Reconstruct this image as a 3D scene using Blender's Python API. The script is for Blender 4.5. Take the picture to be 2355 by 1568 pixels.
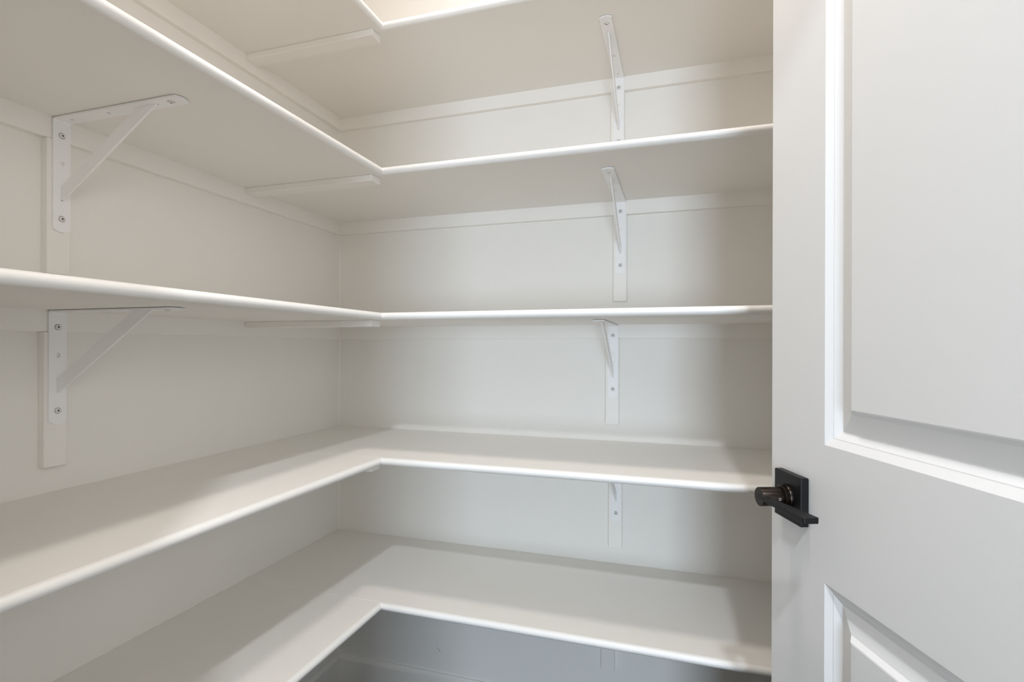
import bpy, bmesh, math
from mathutils import Vector, Matrix

for o in list(bpy.data.objects):
    bpy.data.objects.remove(o, do_unlink=True)
SC = bpy.context.scene
COL = SC.collection

# ------------------------------------------------------------------ camera
F_PX, W_PX, H_PX = 1217.25, 2355.0, 1568.0
YAW, ROLL = math.radians(17.517), 0.002546
CAM = Vector((1.0637, -1.4878, 1.0906))
cd = bpy.data.cameras.new('camera')
cam = bpy.data.objects.new('camera', cd)
COL.objects.link(cam)
fw = Vector((-math.sin(YAW), math.cos(YAW), 0))
rt = Vector((math.cos(YAW), math.sin(YAW), 0))
up = Vector((0, 0, 1))
rt2 = rt * math.cos(ROLL) + up * math.sin(ROLL)
up2 = -rt * math.sin(ROLL) + up * math.cos(ROLL)
m = Matrix((rt2, up2, -fw)).transposed().to_4x4()
m.translation = CAM
cam.matrix_world = m
cd.sensor_fit = 'HORIZONTAL'
cd.sensor_width = 36.0
cd.lens = F_PX / W_PX * 36.0
cd.shift_y = 15.0 / W_PX
cd.clip_start = 0.01
SC.camera = cam

# ------------------------------------------------------------------ world, lights, exposure
SC.view_settings.view_transform = 'Standard'
SC.view_settings.look = 'None'
SC.view_settings.gamma = 1.0
SC.view_settings.use_curve_mapping = False
SC.view_settings.exposure = 0.02
SC.cycles.max_bounces = 14
SC.cycles.diffuse_bounces = 12
SC.cycles.caustics_reflective = False

wd = bpy.data.worlds.new('world')
SC.world = wd
wd.use_nodes = True
bg = wd.node_tree.nodes['Background']
bg.inputs[0].default_value = (0.62, 0.78, 1.0, 1)
bg.inputs[1].default_value = 1.0

CEIL = 2.50


def area(name, loc, power, color, shape, size, size_y=None, rot=(0, 0, 0)):
    l = bpy.data.lights.new(name, 'AREA')
    l.energy = power
    l.color = color
    l.shape = shape
    l.size = size
    if size_y:
        l.size_y = size_y
    o = bpy.data.objects.new(name, l)
    o.location = loc
    o.rotation_euler = rot
    COL.objects.link(o)
    return o


PANTRY_LAMP = (0.865, -0.79)
HALL_LAMP = (1.235, -2.12)
area('pantry_ceiling_lamp', (*PANTRY_LAMP, CEIL - 0.021), 7.7, (1.0, 0.923, 0.877), 'DISK', 0.17)
area('hall_ceiling_lamp', (*HALL_LAMP, CEIL - 0.021), 24.0, (0.88, 0.93, 1.0), 'DISK', 0.09)
# daylight by the hall end window, then an added side fill for the left wall
area('window_daylight', (1.78, -4.93, 0.86), 95.0, (0.73, 0.86, 1.0), 'RECTANGLE', 1.0, 1.6,
     (math.radians(90), 0, 0))
area('side_fill_light', (3.13, -2.9, 1.87), 23.0, (1.0, 0.935, 0.87), 'RECTANGLE', 1.6, 0.7,
     (math.radians(90), 0, math.radians(90)))


# ------------------------------------------------------------------ materials
def lin(h):
    r = []
    for i in (0, 2, 4):
        c = int(h[i:i + 2], 16) / 255
        r.append(c / 12.92 if c <= 0.04045 else ((c + 0.055) / 1.055) ** 2.4)
    return (*r, 1)


def paint(name, rgb, rough, bump=0.0, scale=200.0, var=0.02, coat=0.0, metallic=0.0, detail=3.0, spec=0.5):
    mt = bpy.data.materials.new(name)
    mt.use_nodes = True
    nt = mt.node_tree
    b = nt.nodes['Principled BSDF']
    b.inputs['Roughness'].default_value = rough
    b.inputs['Metallic'].default_value = metallic
    b.inputs['Specular IOR Level'].default_value = spec
    if coat:
        b.inputs['Coat Weight'].default_value = coat
        b.inputs['Coat Roughness'].default_value = 0.25
    tc = nt.nodes.new('ShaderNodeTexCoord')
    n = nt.nodes.new('ShaderNodeTexNoise')
    n.inputs['Scale'].default_value = scale
    n.inputs['Detail'].default_value = detail
    nt.links.new(tc.outputs['Object'], n.inputs['Vector'])
    n2 = nt.nodes.new('ShaderNodeTexNoise')
    n2.inputs['Scale'].default_value = 2.5
    n2.inputs['Detail'].default_value = 2.0
    nt.links.new(tc.outputs['Object'], n2.inputs['Vector'])
    ramp = nt.nodes.new('ShaderNodeMixRGB')
    ramp.inputs[1].default_value = (*[c * (1 - var) for c in rgb[:3]], 1)
    ramp.inputs[2].default_value = (*[min(1, c * (1 + var)) for c in rgb[:3]], 1)
    nt.links.new(n2.outputs['Fac'], ramp.inputs[0])
    nt.links.new(ramp.outputs[0], b.inputs['Base Color'])
    if bump:
        bp = nt.nodes.new('ShaderNodeBump')
        bp.inputs['Strength'].default_value = bump
        bp.inputs['Distance'].default_value = 0.001
        nt.links.new(n.outputs['Fac'], bp.inputs['Height'])
        nt.links.new(bp.outputs[0], b.inputs['Normal'])
    return mt


M_WALL = paint('wall_paint', (0.835, 0.818, 0.785), 0.75, 0.22, 170, 0.012)
M_TRIM = paint('trim_paint', (0.855, 0.836, 0.802), 0.45, 0.06, 260, 0.012)
M_SHELF = paint('shelf_paint', (0.83, 0.808, 0.77), 0.48, 0.08, 320, 0.015)
M_NOSE = paint('nosing_paint', (0.86, 0.853, 0.835), 0.38, 0.05, 300, 0.01)
M_BRACKET = paint('bracket_enamel', (0.87, 0.872, 0.878), 0.35, 0.02, 300, 0.01)
M_DOOR = paint('door_paint', (0.85, 0.85, 0.85), 0.42, 0.03, 300, 0.008)
M_CEIL = paint('ceiling_paint', (0.88, 0.87, 0.85), 0.9, 0.2, 140, 0.01)
M_SCREW = paint('painted_screw', (0.72, 0.71, 0.69), 0.35, 0.0, 100, 0.02)
M_DARK = paint('dark_recess', (0.03, 0.028, 0.026), 0.6, 0.0, 100, 0.02)
M_BLACK = paint('matte_black_metal', (0.008, 0.008, 0.0085), 0.42, 0.02, 500, 0.05, spec=0.22)
M_BRONZE = paint('bronze_black_metal', (0.038, 0.029, 0.024), 0.28, 0.0, 500, 0.05, metallic=0.95)
M_BRISTLE = paint('dark_bristle', (0.25, 0.24, 0.22), 0.6)
M_STEEL = paint('bare_steel', (0.55, 0.54, 0.52), 0.3, 0.0, 200, 0.05, metallic=1.0)


def floor_material():
    mt = paint('dark_plank_floor', (0.02, 0.016, 0.013), 0.5, 0.05, 60, 0.2)
    nt = mt.node_tree
    b = nt.nodes['Principled BSDF']
    tc = nt.nodes.new('ShaderNodeTexCoord')
    mp = nt.nodes.new('ShaderNodeMapping')
    mp.inputs['Scale'].default_value = (1.2, 18, 4)
    n = nt.nodes.new('ShaderNodeTexNoise')
    n.inputs['Scale'].default_value = 4
    n.inputs['Detail'].default_value = 6
    nt.links.new(tc.outputs['Object'], mp.inputs['Vector'])
    nt.links.new(mp.outputs[0], n.inputs['Vector'])
    cr = nt.nodes.new('ShaderNodeValToRGB')
    cr.color_ramp.elements[0].color = (0.010, 0.008, 0.006, 1)
    cr.color_ramp.elements[1].color = (0.045, 0.034, 0.026, 1)
    nt.links.new(n.outputs['Fac'], cr.inputs[0])
    nt.links.new(cr.outputs[0], b.inputs['Base Color'])
    return mt


M_FLOOR = floor_material()

M_GLOW = bpy.data.materials.new('lamp_diffuser')
M_GLOW.use_nodes = True
_b = M_GLOW.node_tree.nodes['Principled BSDF']
_b.inputs['Base Color'].default_value = (0.9, 0.88, 0.84, 1)
_b.inputs['Emission Color'].default_value = (1, 0.9, 0.78, 1)
_b.inputs['Emission Strength'].default_value = 2.0

M_GLASS = bpy.data.materials.new('window_glass')
M_GLASS.use_nodes = True
_b = M_GLASS.node_tree.nodes['Principled BSDF']
_b.inputs['Transmission Weight'].default_value = 1.0
_b.inputs['Roughness'].default_value = 0.0
_b.inputs['IOR'].default_value = 1.1


# ------------------------------------------------------------------ helpers
def link_mesh(name, bm, mats, parent=None, smooth=False):
    bmesh.ops.recalc_face_normals(bm, faces=bm.faces)
    me = bpy.data.meshes.new(name)
    bm.to_mesh(me)
    bm.free()
    for k in (mats if isinstance(mats, (list, tuple)) else [mats]):
        me.materials.append(k)
    o = bpy.data.objects.new(name, me)
    COL.objects.link(o)
    if parent:
        o.parent = parent
    if smooth:
        for p in me.polygons:
            p.use_smooth = True
        try:
            me.set_sharp_from_angle(angle=math.radians(35))
        except Exception:
            pass
    return o


def box(bm, lo, hi, bevel=0.0, seg=1, mi=0):
    x0, y0, z0 = lo
    x1, y1, z1 = hi
    vs = [bm.verts.new(p) for p in ((x0, y0, z0), (x1, y0, z0), (x1, y1, z0), (x0, y1, z0),
                                    (x0, y0, z1), (x1, y0, z1), (x1, y1, z1), (x0, y1, z1))]
    fs = [bm.faces.new([vs[i] for i in q]) for q in
          ((0, 3, 2, 1), (4, 5, 6, 7), (0, 1, 5, 4), (1, 2, 6, 5), (2, 3, 7, 6), (3, 0, 4, 7))]
    for f in fs:
        f.material_index = mi
    if bevel:
        es = {e for f in fs for e in f.edges}
        bmesh.ops.bevel(bm, geom=list(es), offset=bevel, segments=seg, profile=0.5, affect='EDGES')
    return vs


def boxes(*specs, bevel=0.0, seg=1):
    bm = bmesh.new()
    for lo, hi in specs:
        box(bm, lo, hi, bevel, seg)
    return bm


def loft(bm, rings, closed_ring=True, cap=True, mi=0):
    """rings: list of equal-length lists of points"""
    vr = [[bm.verts.new(p) for p in r] for r in rings]
    n = len(vr[0])
    for a, b in zip(vr, vr[1:]):
        for i in range(n if closed_ring else n - 1):
            j = (i + 1) % n
            bm.faces.new((a[i], a[j], b[j], b[i])).material_index = mi
    if cap:
        bm.faces.new(vr[0]).material_index = mi
        bm.faces.new(list(reversed(vr[-1]))).material_index = mi
    return vr


def empty(name, loc, rotz=0.0):
    e = bpy.data.objects.new(name, None)
    e.location = loc
    e.rotation_euler = (0, 0, rotz)
    e.empty_display_size = 0.05
    COL.objects.link(e)
    return e


def tag(o, label, cat=None, group=None, kind=None):
    o['label'] = label
    if cat:
        o['category'] = cat
    if group:
        o['group'] = group
    if kind:
        o['kind'] = kind
    return o


def struct(o, label):
    o['label'] = label
    o['kind'] = 'structure'
    return o


def copy_tree(root, loc, rotz=0.0):
    r = root.copy()
    COL.objects.link(r)
    r.location = loc
    r.rotation_euler = (0, 0, rotz)
    for ch in list(root.children):
        c = ch.copy()
        COL.objects.link(c)
        c.parent = r
        for g in list(ch.children):
            d = g.copy()
            COL.objects.link(d)
            d.parent = c
    return r


# ------------------------------------------------------------------ dimensions
XR = 1.55          # right wall
YF = -1.362        # inner face of the doorway wall
YO = -1.476         # outer face of the doorway wall
XJ0, XJ1 = 0.686, 1.466
DOOR_H = 2.03
HX0, HX1, HY = -1.3, 3.2, -5.0
D = 0.405          # shelf depth incl. nosing
TH = 0.0173        # shelf thickness
R = TH / 2
CH, CT = 0.0378, 0.0152   # cleat height, thickness
SP = 0.33924
ZT = [None] + [0.493 + SP * (5 - k) for k in range(1, 6)]

# ------------------------------------------------------------------ the room
struct(link_mesh('floor', boxes(((HX0 - .1, HY - .1, -0.06), (HX1 + .1, 0.1, 0.0))), M_FLOOR),
       'very dark plank floor, a sliver showing below the corner baseboards')
struct(link_mesh('wall_left', boxes(((-0.11, YF, 0.0), (0.0, 0.11, CEIL))), M_WALL),
       'off-white lightly textured wall on the left behind the shelves')
wb = struct(link_mesh('wall_back', boxes(((0.0, 0.0, 0.0), (XR + .1, 0.11, CEIL))), M_WALL),
            'off-white lightly textured wall at the back behind the shelves')
struct(link_mesh('wall_right', boxes(((XR, YF, 0.0), (XR + .1, 0.0, CEIL))), M_WALL),
       'off-white pantry wall hidden behind the open door')
struct(link_mesh('wall_front', boxes(((HX0, YO, 0), (XJ0, YF, CEIL)), ((XJ1, YO, 0), (HX1, YF, CEIL)),
                                     ((XJ0, YO, DOOR_H + .012), (XJ1, YF, CEIL))), M_WALL),
       'off-white wall around the pantry doorway')
struct(link_mesh('ceiling', boxes(((HX0 - .1, HY - .1, CEIL), (HX1 + .1, 0.11, CEIL + .08))), M_CEIL),
       'white ceiling above pantry and hall')
# the hall behind the camera, with a window that lets the daylight in
struct(link_mesh('wall_hall_left', boxes(((HX0 - .1, HY, 0), (HX0, YF, CEIL))), M_WALL), 'left wall of the hall')
struct(link_mesh('wall_hall_right', boxes(((HX1, HY, 0), (HX1 + .1, -3.75, CEIL)), ((HX1, -2.05, 0), (HX1 + .1, YF, CEIL)),
                                          ((HX1, -3.75, 0), (HX1 + .1, -2.05, 1.46)),
                                          ((HX1, -3.75, 2.28), (HX1 + .1, -2.05, CEIL))), M_WALL),
       'right wall of the hall with an opening added for the side fill light')
wx0, wx1, wz0, wz1 = 1.23, 2.33, 0.02, 1.72
struct(link_mesh('wall_hall_end', boxes(((HX0, HY - .1, 0), (wx0, HY, CEIL)), ((wx1, HY - .1, 0), (HX1, HY, CEIL)),
                                        ((wx0, HY - .1, 0), (wx1, HY, wz0)), ((wx0, HY - .1, wz1), (wx1, HY, CEIL))),
                 M_WALL), 'end wall of the hall with the window')


def window(name, label, x0, x1, z0, z1, mw):
    """frame in the local xz plane, 6 cm deep"""
    bm = boxes(((x0, -.03, z0), (x0 + .05, .03, z1)), ((x1 - .05, -.03, z0), (x1, .03, z1)),
               ((x0 + .05, -.03, z0), (x1 - .05, .03, z0 + .05)),
               ((x0 + .05, -.03, z1 - .05), (x1 - .05, .03, z1)), bevel=.003)
    w = struct(link_mesh(name, bm, M_TRIM), label)
    w.matrix_world = mw
    link_mesh('pane', boxes(((x0 + .05, -.003, z0 + .05), (x1 - .05, .003, z1 - .05))), M_GLASS, w)


window('window_1', 'white framed window in the end wall of the hall', wx0, wx1, wz0, wz1,
       Matrix.Translation((0, HY - .06, 0)))
window('added_side_window', 'white framed window added in the hall side wall for the fill light', -.85, .85, 1.46, 2.28,
       Matrix.Translation((HX1 + .06, -2.9, 0)) @ Matrix.Rotation(math.pi / 2, 4, 'Z'))  # unseen window, added to house the fill that brightens the left wall

# caulked inside corner
bm = bmesh.new()
cc = 0.0028
loft(bm, [[(0, 0, z), (cc, 0, z), (cc * .42, -cc * .42, z), (0, -cc, z)] for z in (0.09, CEIL)])
link_mesh('caulk_bead', bm, M_TRIM, wb)

# stray brush bristles stuck in the wall paint
def bristle(pts, r):
    bm = bmesh.new()
    rings = []
    for x, z in pts:
        rings.append([(x - r, .0002, z), (x, -.0012, z - r * .3), (x + r, .0002, z)])
    loft(bm, rings)
    link_mesh('paint_bristle', bm, M_BRISTLE, wb)


for pts in ([(.3545, .1660), (.3600, .1605), (.3648, .1545)],):
    bristle(pts, .0006)

# door jamb lining (trim) in the doorway
struct(link_mesh('trim_1', boxes(((XJ0, YO - .004, 0.0), (XJ0 + .012, YF + .002, DOOR_H + .012)),
                                 ((XJ1 - .012, YO - .004, 0.0), (XJ1, YF + .002, DOOR_H + .012)),
                                 ((XJ0 + .012, YO - .004, DOOR_H), (XJ1 - .012, YF + .002, DOOR_H + .012))), M_TRIM),
       'white jamb lining of the pantry doorway')

# baseboards with a moulded top
BP = [(0, 0), (.0135, 0), (.0135, .0775), (.0128, .0790), (.0100, .0805), (.0066, .0845), (.0054, .0885), (.0040, .0904), (0, .0904)]
bm = bmesh.new()
loft(bm, [[(u, -u, z) for u, z in BP], [(XR, -u, z) for u, z in BP]])
struct(link_mesh('baseboard_back', bm, M_TRIM), 'white baseboard with moulded top along the back wall')
bm = bmesh.new()
loft(bm, [[(u, -u, z) for u, z in BP], [(u, YF, z) for u, z in BP]])
struct(link_mesh('baseboard_left', bm, M_TRIM), 'white baseboard with moulded top along the left wall')


# ------------------------------------------------------------------ shelves
def half_round(axis):
    """profile points (u = distance from wall, w = height below shelf top)"""
    u0 = D - R
    pts = [(u0, 0.0)]
    n = 12
    for i in range(1, n):
        a = math.pi / 2 - math.pi * i / n
        pts.append((u0 + R * math.cos(a), -R + R * math.sin(a)))
    pts.append((u0, -TH))
    return pts


def make_shelf():
    root = empty('pantry_shelf', (0, 0, 0))
    ub = D - R
    g = 0.0004
    link_mesh('shelf_board', boxes(((0.0005, -ub, -TH), (XR - .0005, -0.0005, 0)), bevel=.0007), M_SHELF, root)
    link_mesh('shelf_board', boxes(((0.0005, YF + .001, -TH), (ub, -ub - g, 0)), bevel=.0007), M_SHELF, root)
    # raised line of filler along the joint of the two boards
    link_mesh('joint_filler', boxes(((.205, -ub - .0009, -.0004), (ub + .001, -ub + .0006, .00035)), bevel=.0002), M_NOSE, root)
    prof = half_round(0)
    bm = bmesh.new()
    loft(bm, [[(u, -u, w) for u, w in prof], [(XR - .0005, -u, w) for u, w in prof]])
    link_mesh('edge_nosing', bm, M_NOSE, root, smooth=True)
    bm = bmesh.new()
    loft(bm, [[(u, -u, w) for u, w in prof], [(u, YF + .001, w) for u, w in prof]])
    link_mesh('edge_nosing', bm, M_NOSE, root, smooth=True)
    # wall cleats under the boards, mitred in the corner
    for s in (0, 1):
        bm = bmesh.new()
        e = .0012
        pr = [(0, -TH), (CT, -TH), (CT, -TH - CH + e), (CT - e, -TH - CH), (0, -TH - CH)]
        if s == 0:
            loft(bm, [[(u, -u, w) for u, w in pr], [(XR - .0005, -u, w) for u, w in pr]])
        else:
            loft(bm, [[(u, -u, w) for u, w in pr], [(u, YF + .001, w) for u, w in pr]])
        link_mesh('wall_cleat', bm, M_TRIM, root)
    link_mesh('joint_support', boxes(((CT, -.4125, -TH - .0152), (.3815, -.3755, -TH)), bevel=.0012), M_TRIM, root)
    return root


SHELF_LABELS = {
    1: 'topmost L-shaped white shelf, seen only from below at the top',
    2: 'second L-shaped white shelf from the top, its underside showing',
    3: 'middle L-shaped white shelf of the five, at eye level',
    4: 'second L-shaped white shelf from the floor, level with the black door lever',
    5: 'lowest L-shaped white shelf, just above the baseboards',
}
sh = make_shelf()
sh.location = (0, 0, ZT[1])
shelves = {1: sh}
for k in range(2, 6):
    shelves[k] = copy_tree(sh, (0, 0, ZT[k]))
for k, o in shelves.items():
    tag(o, SHELF_LABELS[k], 'shelf', 'L-shaped pantry shelves')

# ------------------------------------------------------------------ wooden battens on the walls
BW = 0.0368
BL = 0.275
GROUP_B = 'wooden battens behind the brackets'


def make_batten():
    # local frame: wall plane y = 0, sticks out to -y, hangs below z = 0 (under the cleat)
    bm = bmesh.new()
    box(bm, (-BW / 2, -CT - .0003, -(BL - CH)), (BW / 2, -0.0002, 0), .0011)
    return link_mesh('wall_batten', bm, M_TRIM)


BACK_X = {1: .9015, 2: .9086, 3: .8883, 4: .8975, 5: .8778}
BACK_END = {1: .275, 2: .278, 3: .2736, 4: .2727, 5: .271}
LEFT_Y = {2: -.8354, 3: -.8392}
bt = make_batten()
battens = []
BATTEN_LABELS = {
    ('b', 1): 'white batten on the back wall behind the highest bracket, foot hidden by the second shelf',
    ('b', 2): 'white batten on the back wall behind the bracket under the second shelf',
    ('b', 3): 'white batten on the back wall behind the bracket under the middle shelf',
    ('b', 4): 'white batten on the back wall under the shelf level with the door lever',
    ('b', 5): 'short white batten end on the back wall under the lowest shelf',
    ('l', 2): 'white batten on the left wall below the second shelf, foot hidden by the middle shelf',
    ('l', 3): 'white batten on the left wall behind the bracket under the middle shelf',
}
first = True
for key in BATTEN_LABELS:
    o = bt if first else bt.copy()
    if not first:
        COL.objects.link(o)
    first = False
    side, k = key
    z = ZT[k] - TH - CH - .0002
    if side == 'b':
        o.location = (BACK_X[k], 0, z)
    else:
        o.location = (0, LEFT_Y[k], z)
        o.rotation_euler = (0, 0, math.radians(90))
    tag(o, BATTEN_LABELS[key], 'batten', GROUP_B)


# ------------------------------------------------------------------ steel brackets
LW, PT = 0.0280, 0.0028        # leg width, plate thickness
VL, HL = 0.2000, 0.2850        # vertical and horizontal leg length (from the batten face)


def plate_2d(outline, holes, depth):
    """flat plate in XY with real holes, thickness depth along +Z"""
    cu = bpy.data.curves.new('tmp', 'CURVE')
    cu.dimensions = '2D'
    cu.fill_mode = 'BOTH'
    for loop in [outline] + holes:
        s = cu.splines.new('POLY')
        s.points.add(len(loop) - 1)
        for p, (x, y) in zip(s.points, loop):
            p.co = (x, y, 0, 1)
        s.use_cyclic_u = True
    cu.extrude = depth / 2
    ob = bpy.data.objects.new('tmp', cu)
    COL.objects.link(ob)
    dg = bpy.context.evaluated_depsgraph_get()
    me = bpy.data.meshes.new_from_object(ob.evaluated_get(dg))
    bpy.data.objects.remove(ob, do_unlink=True)
    bm = bmesh.new()
    bm.from_mesh(me)
    bpy.data.meshes.remove(me)
    bmesh.ops.translate(bm, verts=bm.verts, vec=(0, 0, depth / 2))
    return bm


def circ(cx, cy, r, n=20):
    return [(cx + r * math.cos(2 * math.pi * i / n), cy + r * math.sin(2 * math.pi * i / n)) for i in range(n)]


def slot(cx, cy, w, h):
    return [(cx - w / 2, cy - h / 2), (cx + w / 2, cy - h / 2), (cx + w / 2, cy + h / 2), (cx - w / 2, cy + h / 2)]


def leg_outline(length, start):
    pts = [(-LW / 2, -start), (LW / 2, -start)]
    sag = 0.0055
    for i in range(9):
        t = 1 - 2 * i / 8
        pts.append((t * LW / 2, -(length - sag * t * t)))
    return list(reversed(pts))


def make_bracket():
    """local frame: batten face y=0 (leg lies at -y), shelf underside z=0, centre x=0"""
    root = empty('shelf_bracket', (0, 0, 0))
    rb = 0.0055
    holes_v = [circ(0, -.0285, .0055), circ(0, -.0780, .0041), slot(0, -.131, .0036, .026), circ(0, -.1760, .0055)]
    holes_h = [circ(0, -.0270, .0030), circ(0, -.117, .0030), slot(0, -.207, .0036, .046), circ(0, -.2575, .0055)]
    bv = plate_2d(leg_outline(VL, rb), holes_v, PT)
    # plate XY -> world x, z ; thickness -> -y
    bmesh.ops.transform(bv, matrix=Matrix(((1, 0, 0, 0), (0, 0, -1, 0), (0, 1, 0, 0), (0, 0, 0, 1))), verts=bv.verts)
    bh = plate_2d(leg_outline(HL, rb), holes_h, PT)
    bmesh.ops.transform(bh, matrix=Matrix(((1, 0, 0, 0), (0, 1, 0, 0), (0, 0, -1, 0), (0, 0, 0, 1))), verts=bh.verts)
    me = bpy.data.meshes.new('t')
    bh.to_mesh(me)
    bh.free()
    bv.from_mesh(me)
    bpy.data.meshes.remove(me)
    # bent corner
    rings = []
    for i in range(7):
        a = math.pi / 2 * i / 6
        ro, ri = rb, rb - PT
        # centre of the bend at (y,z)=(-rb,-rb)
        yo, zo = -rb + ro * math.cos(a), -rb + ro * math.sin(a)
        yi, zi = -rb + ri * math.cos(a), -rb + ri * math.sin(a)
        rings.append([(-LW / 2, yo, zo), (LW / 2, yo, zo), (LW / 2, yi, zi), (-LW / 2, yi, zi)])
    loft(bv, rings, cap=False)
    link_mesh('bracket_plate', bv, M_BRACKET, root, smooth=True)
    # diagonal brace: thin upright strip
    bm = bmesh.new()
    t = .0016
    poly = [(-.0005, -.1195), (-.188, -.0005), (-.2285, -.0005), (-.0065, -.1435), (-.0005, -.1425)]
    loft(bm, [[(-t, y, z) for y, z in poly], [(t, y, z) for y, z in poly]])
    link_mesh('brace', bm, M_BRACKET, root)

    def screw(loc, axis):
        bm = bmesh.new()
        n = 16
        rings = []
        for r, h in ((.0030, -.0030), (.0044, -.0012), (.0047, .0002), (.0045, .0010), (.0036, .0016), (.0026, .0018)):
            rings.append([(r * math.cos(2 * math.pi * i / n), r * math.sin(2 * math.pi * i / n), h) for i in range(n)])
        cross = []
        for i in range(n):
            r = (.0026, .0014, .0010, .0014)[i % 4]
            cross.append((r * math.cos(2 * math.pi * i / n), r * math.sin(2 * math.pi * i / n), .00175))
        rings.append(cross)
        vr = loft(bm, rings, cap=False)
        low = [bm.verts.new((v.co.x * .55, v.co.y * .55, .0001)) for v in vr[-1]]
        for i in range(n):
            f = bm.faces.new((vr[-1][i], vr[-1][(i + 1) % n], low[(i + 1) % n], low[i]))
            f.material_index = 1
        bm.faces.new(low).material_index = 1
        if axis == 'y':
            mt = Matrix(((1, 0, 0, 0), (0, 0, -1, 0), (0, 1, 0, 0), (0, 0, 0, 1)))
        else:
            mt = Matrix(((1, 0, 0, 0), (0, -1, 0, 0), (0, 0, -1, 0), (0, 0, 0, 1)))
        bmesh.ops.transform(bm, matrix=mt, verts=bm.verts)
        o = link_mesh('screw', bm, [M_SCREW, M_DARK], root, smooth=True)
        o.location = loc
        return o

    screw((0, -PT, -.0285), 'y')
    screw((0, -PT, -.1760), 'y')
    screw((0, -.2575, -PT), 'z')
    return root


BRACKET_LABELS = {
    ('b', 1): 'white steel bracket on the back wall, highest of four, under the top shelf',
    ('b', 2): 'white steel bracket on the back wall under the second shelf from the top',
    ('b', 3): 'white steel bracket on the back wall under the middle shelf',
    ('b', 4): 'white steel bracket on the back wall, lowest, half hidden by a shelf edge',
    ('l', 2): 'white steel bracket on the left wall, upper one, under the second shelf',
    ('l', 3): 'white steel bracket on the left wall, lower one, under the middle shelf',
}
BR_DX = {('b', 1): .003, ('b', 2): .0015, ('b', 3): .0022, ('b', 4): .0022, ('l', 2): .003, ('l', 3): .001}
br = make_bracket()
first = True
for key in BRACKET_LABELS:
    side, k = key
    z = ZT[k] - TH - .0010
    if side == 'b':
        loc, rz = (BACK_X[k] + BR_DX[key], -CT - .0006, z), 0
    else:
        loc, rz = (CT + .0006, LEFT_Y[k] + BR_DX[key], z), math.radians(90)
    if first:
        o = br
        o.location = loc
        o.rotation_euler = (0, 0, rz)
        first = False
    else:
        o = copy_tree(br, loc, rz)
    tag(o, BRACKET_LABELS[key], 'bracket', 'steel shelf brackets')
    if key == ('b', 3):
        # curled sliver of white paint sticking off the brace foot
        bm = bmesh.new()
        rings = []
        for i in range(7):
            t = i / 6
            x, y, zz = .0012 + .0075 * t ** 1.6, -.0045 - .004 * math.sin(t * 2.2), -.125 + .034 * t
            rings.append([(x - .0007, y, zz), (x + .0007, y, zz), (x + .0007, y - .0004, zz), (x - .0007, y - .0004, zz)])
        loft(bm, rings)
        q = link_mesh('peeling_sliver', bm, M_NOSE, o)
        q['label'] = 'thin curled sliver of white paint'

# ------------------------------------------------------------------ the open door
# door local frame: s along the door from its latch edge (x), outward to the camera side (y = +n), z up
edge = Vector((1.1920, -0.6472, 0.0))
ddir = Vector((0.3388, -0.9409, 0.0)).normalized()      # from latch edge to hinges
nrm = Vector((-0.9409, -0.3388, 0.0)).normalized()      # face seen by the camera
door_root = empty('door_1', edge)
mw = Matrix((ddir, -nrm, Vector((0, 0, 1)))).transposed().to_4x4()
mw.translation = edge
door_root.matrix_world = mw


def dlink(name, bm, *a, **k):
    # door parts are drawn with +y towards the viewer; the local frame has +y away from the viewer
    bmesh.ops.transform(bm, matrix=Matrix.Diagonal((1, -1, 1, 1)), verts=bm.verts)
    return link_mesh(name, bm, *a, **k)


struct(door_root, 'white two-panel moulded door standing open on the right with a black lever')
DW, DT, Z0, Z1 = 0.755, 0.0349, 0.010, DOOR_H - .003
ST = 0.120
PANELS = [(0.2300, 0.8060), (0.9733, Z1 - .122)]
PROF = [(0.0, 0.0), (.0006, -.0003), (.0088, -.0050), (.0099, -.0052), (.0178, -.0104),
        (.0188, -.0108), (.0400, -.0052), (.0412, -.0050), (.0462, -.0004), (.0478, 0.0)]


def rect(s0, s1, z0, z1, y):
    return [(s0, y, z0), (s1, y, z0), (s1, y, z1), (s0, y, z1)]


def door_frame():
    """stiles and rails as one slab with two openings on each face"""
    bm = bmesh.new()
    xs = [0, ST, DW - ST, DW]
    zs = [Z0, PANELS[0][0], PANELS[0][1], PANELS[1][0], PANELS[1][1], Z1]
    for y in (0.0, -DT):
        for i in range(3):
            for j in range(5):
                if i == 1 and j in (1, 3):
                    continue
                vs = [bm.verts.new(p) for p in rect(xs[i], xs[i + 1], zs[j], zs[j + 1], y)]
                bm.faces.new(vs)
    for a, b in (((0, Z0), (0, Z1)), ((0, Z1), (DW, Z1)), ((DW, Z1), (DW, Z0)), ((DW, Z0), (0, Z0))):
        bm.faces.new([bm.verts.new(p) for p in ((a[0], 0, a[1]), (b[0], 0, b[1]), (b[0], -DT, b[1]), (a[0], -DT, a[1]))])
    bmesh.ops.remove_doubles(bm, verts=bm.verts, dist=1e-5)
    return bm


dlink('door_slab', door_frame(), M_DOOR, door_root)
for z0, z1 in PANELS:
    bm = bmesh.new()
    for face in (0, 1):
        rings = []
        for w, d in PROF:
            y = d if face == 0 else -DT - d
            rings.append(rect(ST + w, DW - ST - w, z0 + w, z1 - w, y))
        vr = [[bm.verts.new(p) for p in r] for r in rings]
        for a, b in zip(vr, vr[1:]):
            for i in range(4):
                bm.faces.new((a[i], a[(i + 1) % 4], b[(i + 1) % 4], b[i]))
        bm.faces.new(vr[-1])
    # close the panel body so that it is solid between both faces
    dlink('door_panel', bm, M_DOOR, door_root)

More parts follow.
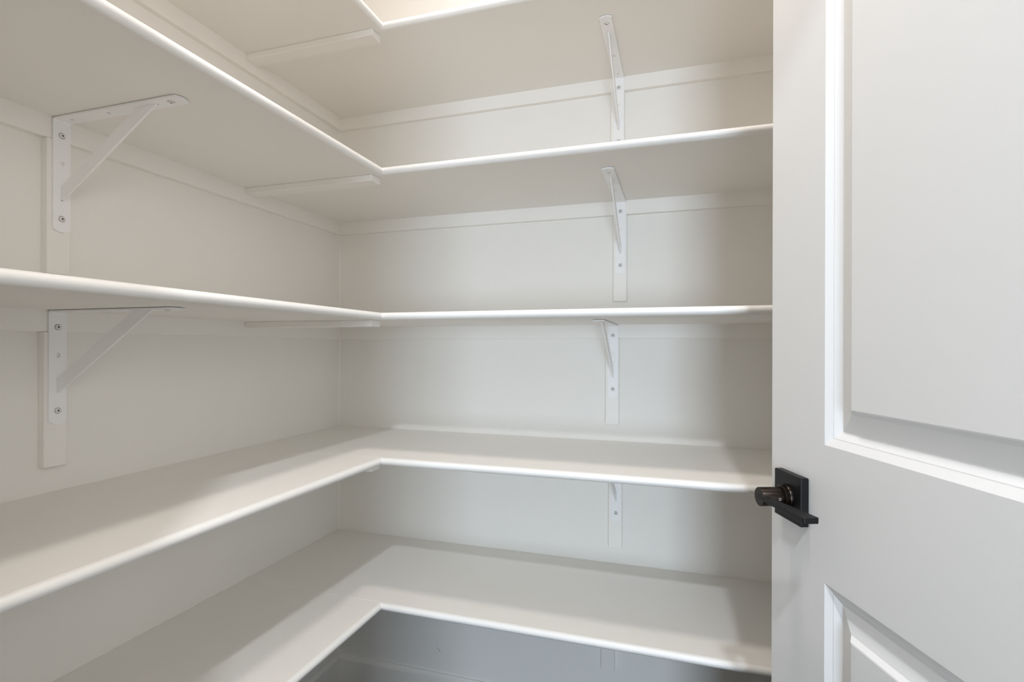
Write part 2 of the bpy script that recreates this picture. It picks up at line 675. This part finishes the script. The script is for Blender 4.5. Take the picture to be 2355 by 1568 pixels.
# lever set
hs, hz = 0.0578, 0.8935
rs = 0.0625 / 2
bm = boxes(((-rs, 0.0, -rs), (rs, .0110, rs)), bevel=.0014, seg=2)
lever = dlink('lever_handle', bm, M_BLACK, door_root)
lever.location = (hs, -.0001, hz)
lever['label'] = 'matte black lever set on a square rose'


def lathe_y(prof, n=40):
    bm = bmesh.new()
    rings = [[(r * math.cos(2 * math.pi * i / n), y, r * math.sin(2 * math.pi * i / n)) for i in range(n)] for r, y in prof]
    loft(bm, rings)
    return bm


dlink('collar', lathe_y([(.0165, .0105), (.0165, .0135), (.0158, .0148), (.0146, .0150), (.0146, .0162),
                             (.0153, .0166), (.0153, .0192), (.0146, .0200), (.0120, .0200)]), M_BRONZE, lever, smooth=True)
dlink('hub', lathe_y([(.0122, .0190), (.0124, .0205), (.0124, .0482), (.0120, .0488)], 48), M_BRONZE, lever, smooth=True)
bm = bmesh.new()
L = .1005
pts = [(.0060, .0440), (L - .0025, .0298), (L, .0318), (L, .0478), (L - .0015, .0492), (-.0040, .0490), (-.0040, .0450)]
loft(bm, [[(x, y, z) for x, y in pts] for z in (-.0034, .0034)])
bmesh.ops.bevel(bm, geom=list(bm.edges), offset=.0006, segments=1, affect='EDGES')
dlink('lever_blade', bm, M_BLACK, lever)
bm = bmesh.new()
n = 16
rings = []
for r, h in ((.0019, 0), (.0019, .0003), (.0010, .0003), (.0010, -.0006)):
    rings.append([(r * math.cos(2 * math.pi * i / n), r * math.sin(2 * math.pi * i / n), h) for i in range(n)])
loft(bm, rings, cap=False)
ss = dlink('set_screw', bm, M_STEEL, lever)
a = math.radians(-2)
ss.matrix_local = Matrix.Translation((.01235 * math.cos(a), -.0272, .01235 * math.sin(a))) @ \
    Vector((math.cos(a), 0, math.sin(a))).to_track_quat('Z', 'Y').to_matrix().to_4x4()

# hinges on the far (hidden) edge
for z in (.25, 1.05, 1.80):
    bm = bmesh.new()
    loft(bm, [[(DW + .004 + .005 * math.cos(2 * math.pi * i / 12), .004 + .005 * math.sin(2 * math.pi * i / 12), zz)
               for i in range(12)] for zz in (z - .045, z + .045)])
    dlink('hinge', bm, M_BLACK, door_root, smooth=True)


# ------------------------------------------------------------------ ceiling light fixtures (above the frame)
def make_light(loc, label):
    e = empty('ceiling_light', loc)
    n = 40

    def ring(r, z):
        return [(r * math.cos(2 * math.pi * i / n), r * math.sin(2 * math.pi * i / n), z) for i in range(n)]
    bm = bmesh.new()
    loft(bm, [ring(.082, 0), ring(.082, -.012), ring(.103, -.014), ring(.108, -.006), ring(.108, 0)], cap=False)
    link_mesh('trim_ring', bm, M_TRIM, e, smooth=True)
    bm = bmesh.new()
    loft(bm, [ring(.081, -.0005), ring(.081, -.010)])
    link_mesh('diffuser', bm, M_GLOW, e)
    tag(e, label, 'ceiling light', 'round ceiling lights')
    return e


make_light((*PANTRY_LAMP, CEIL), 'round white flush ceiling light inside the pantry, above the frame')
make_light((*HALL_LAMP, CEIL), 'round white flush ceiling light in the hall outside the doorway')
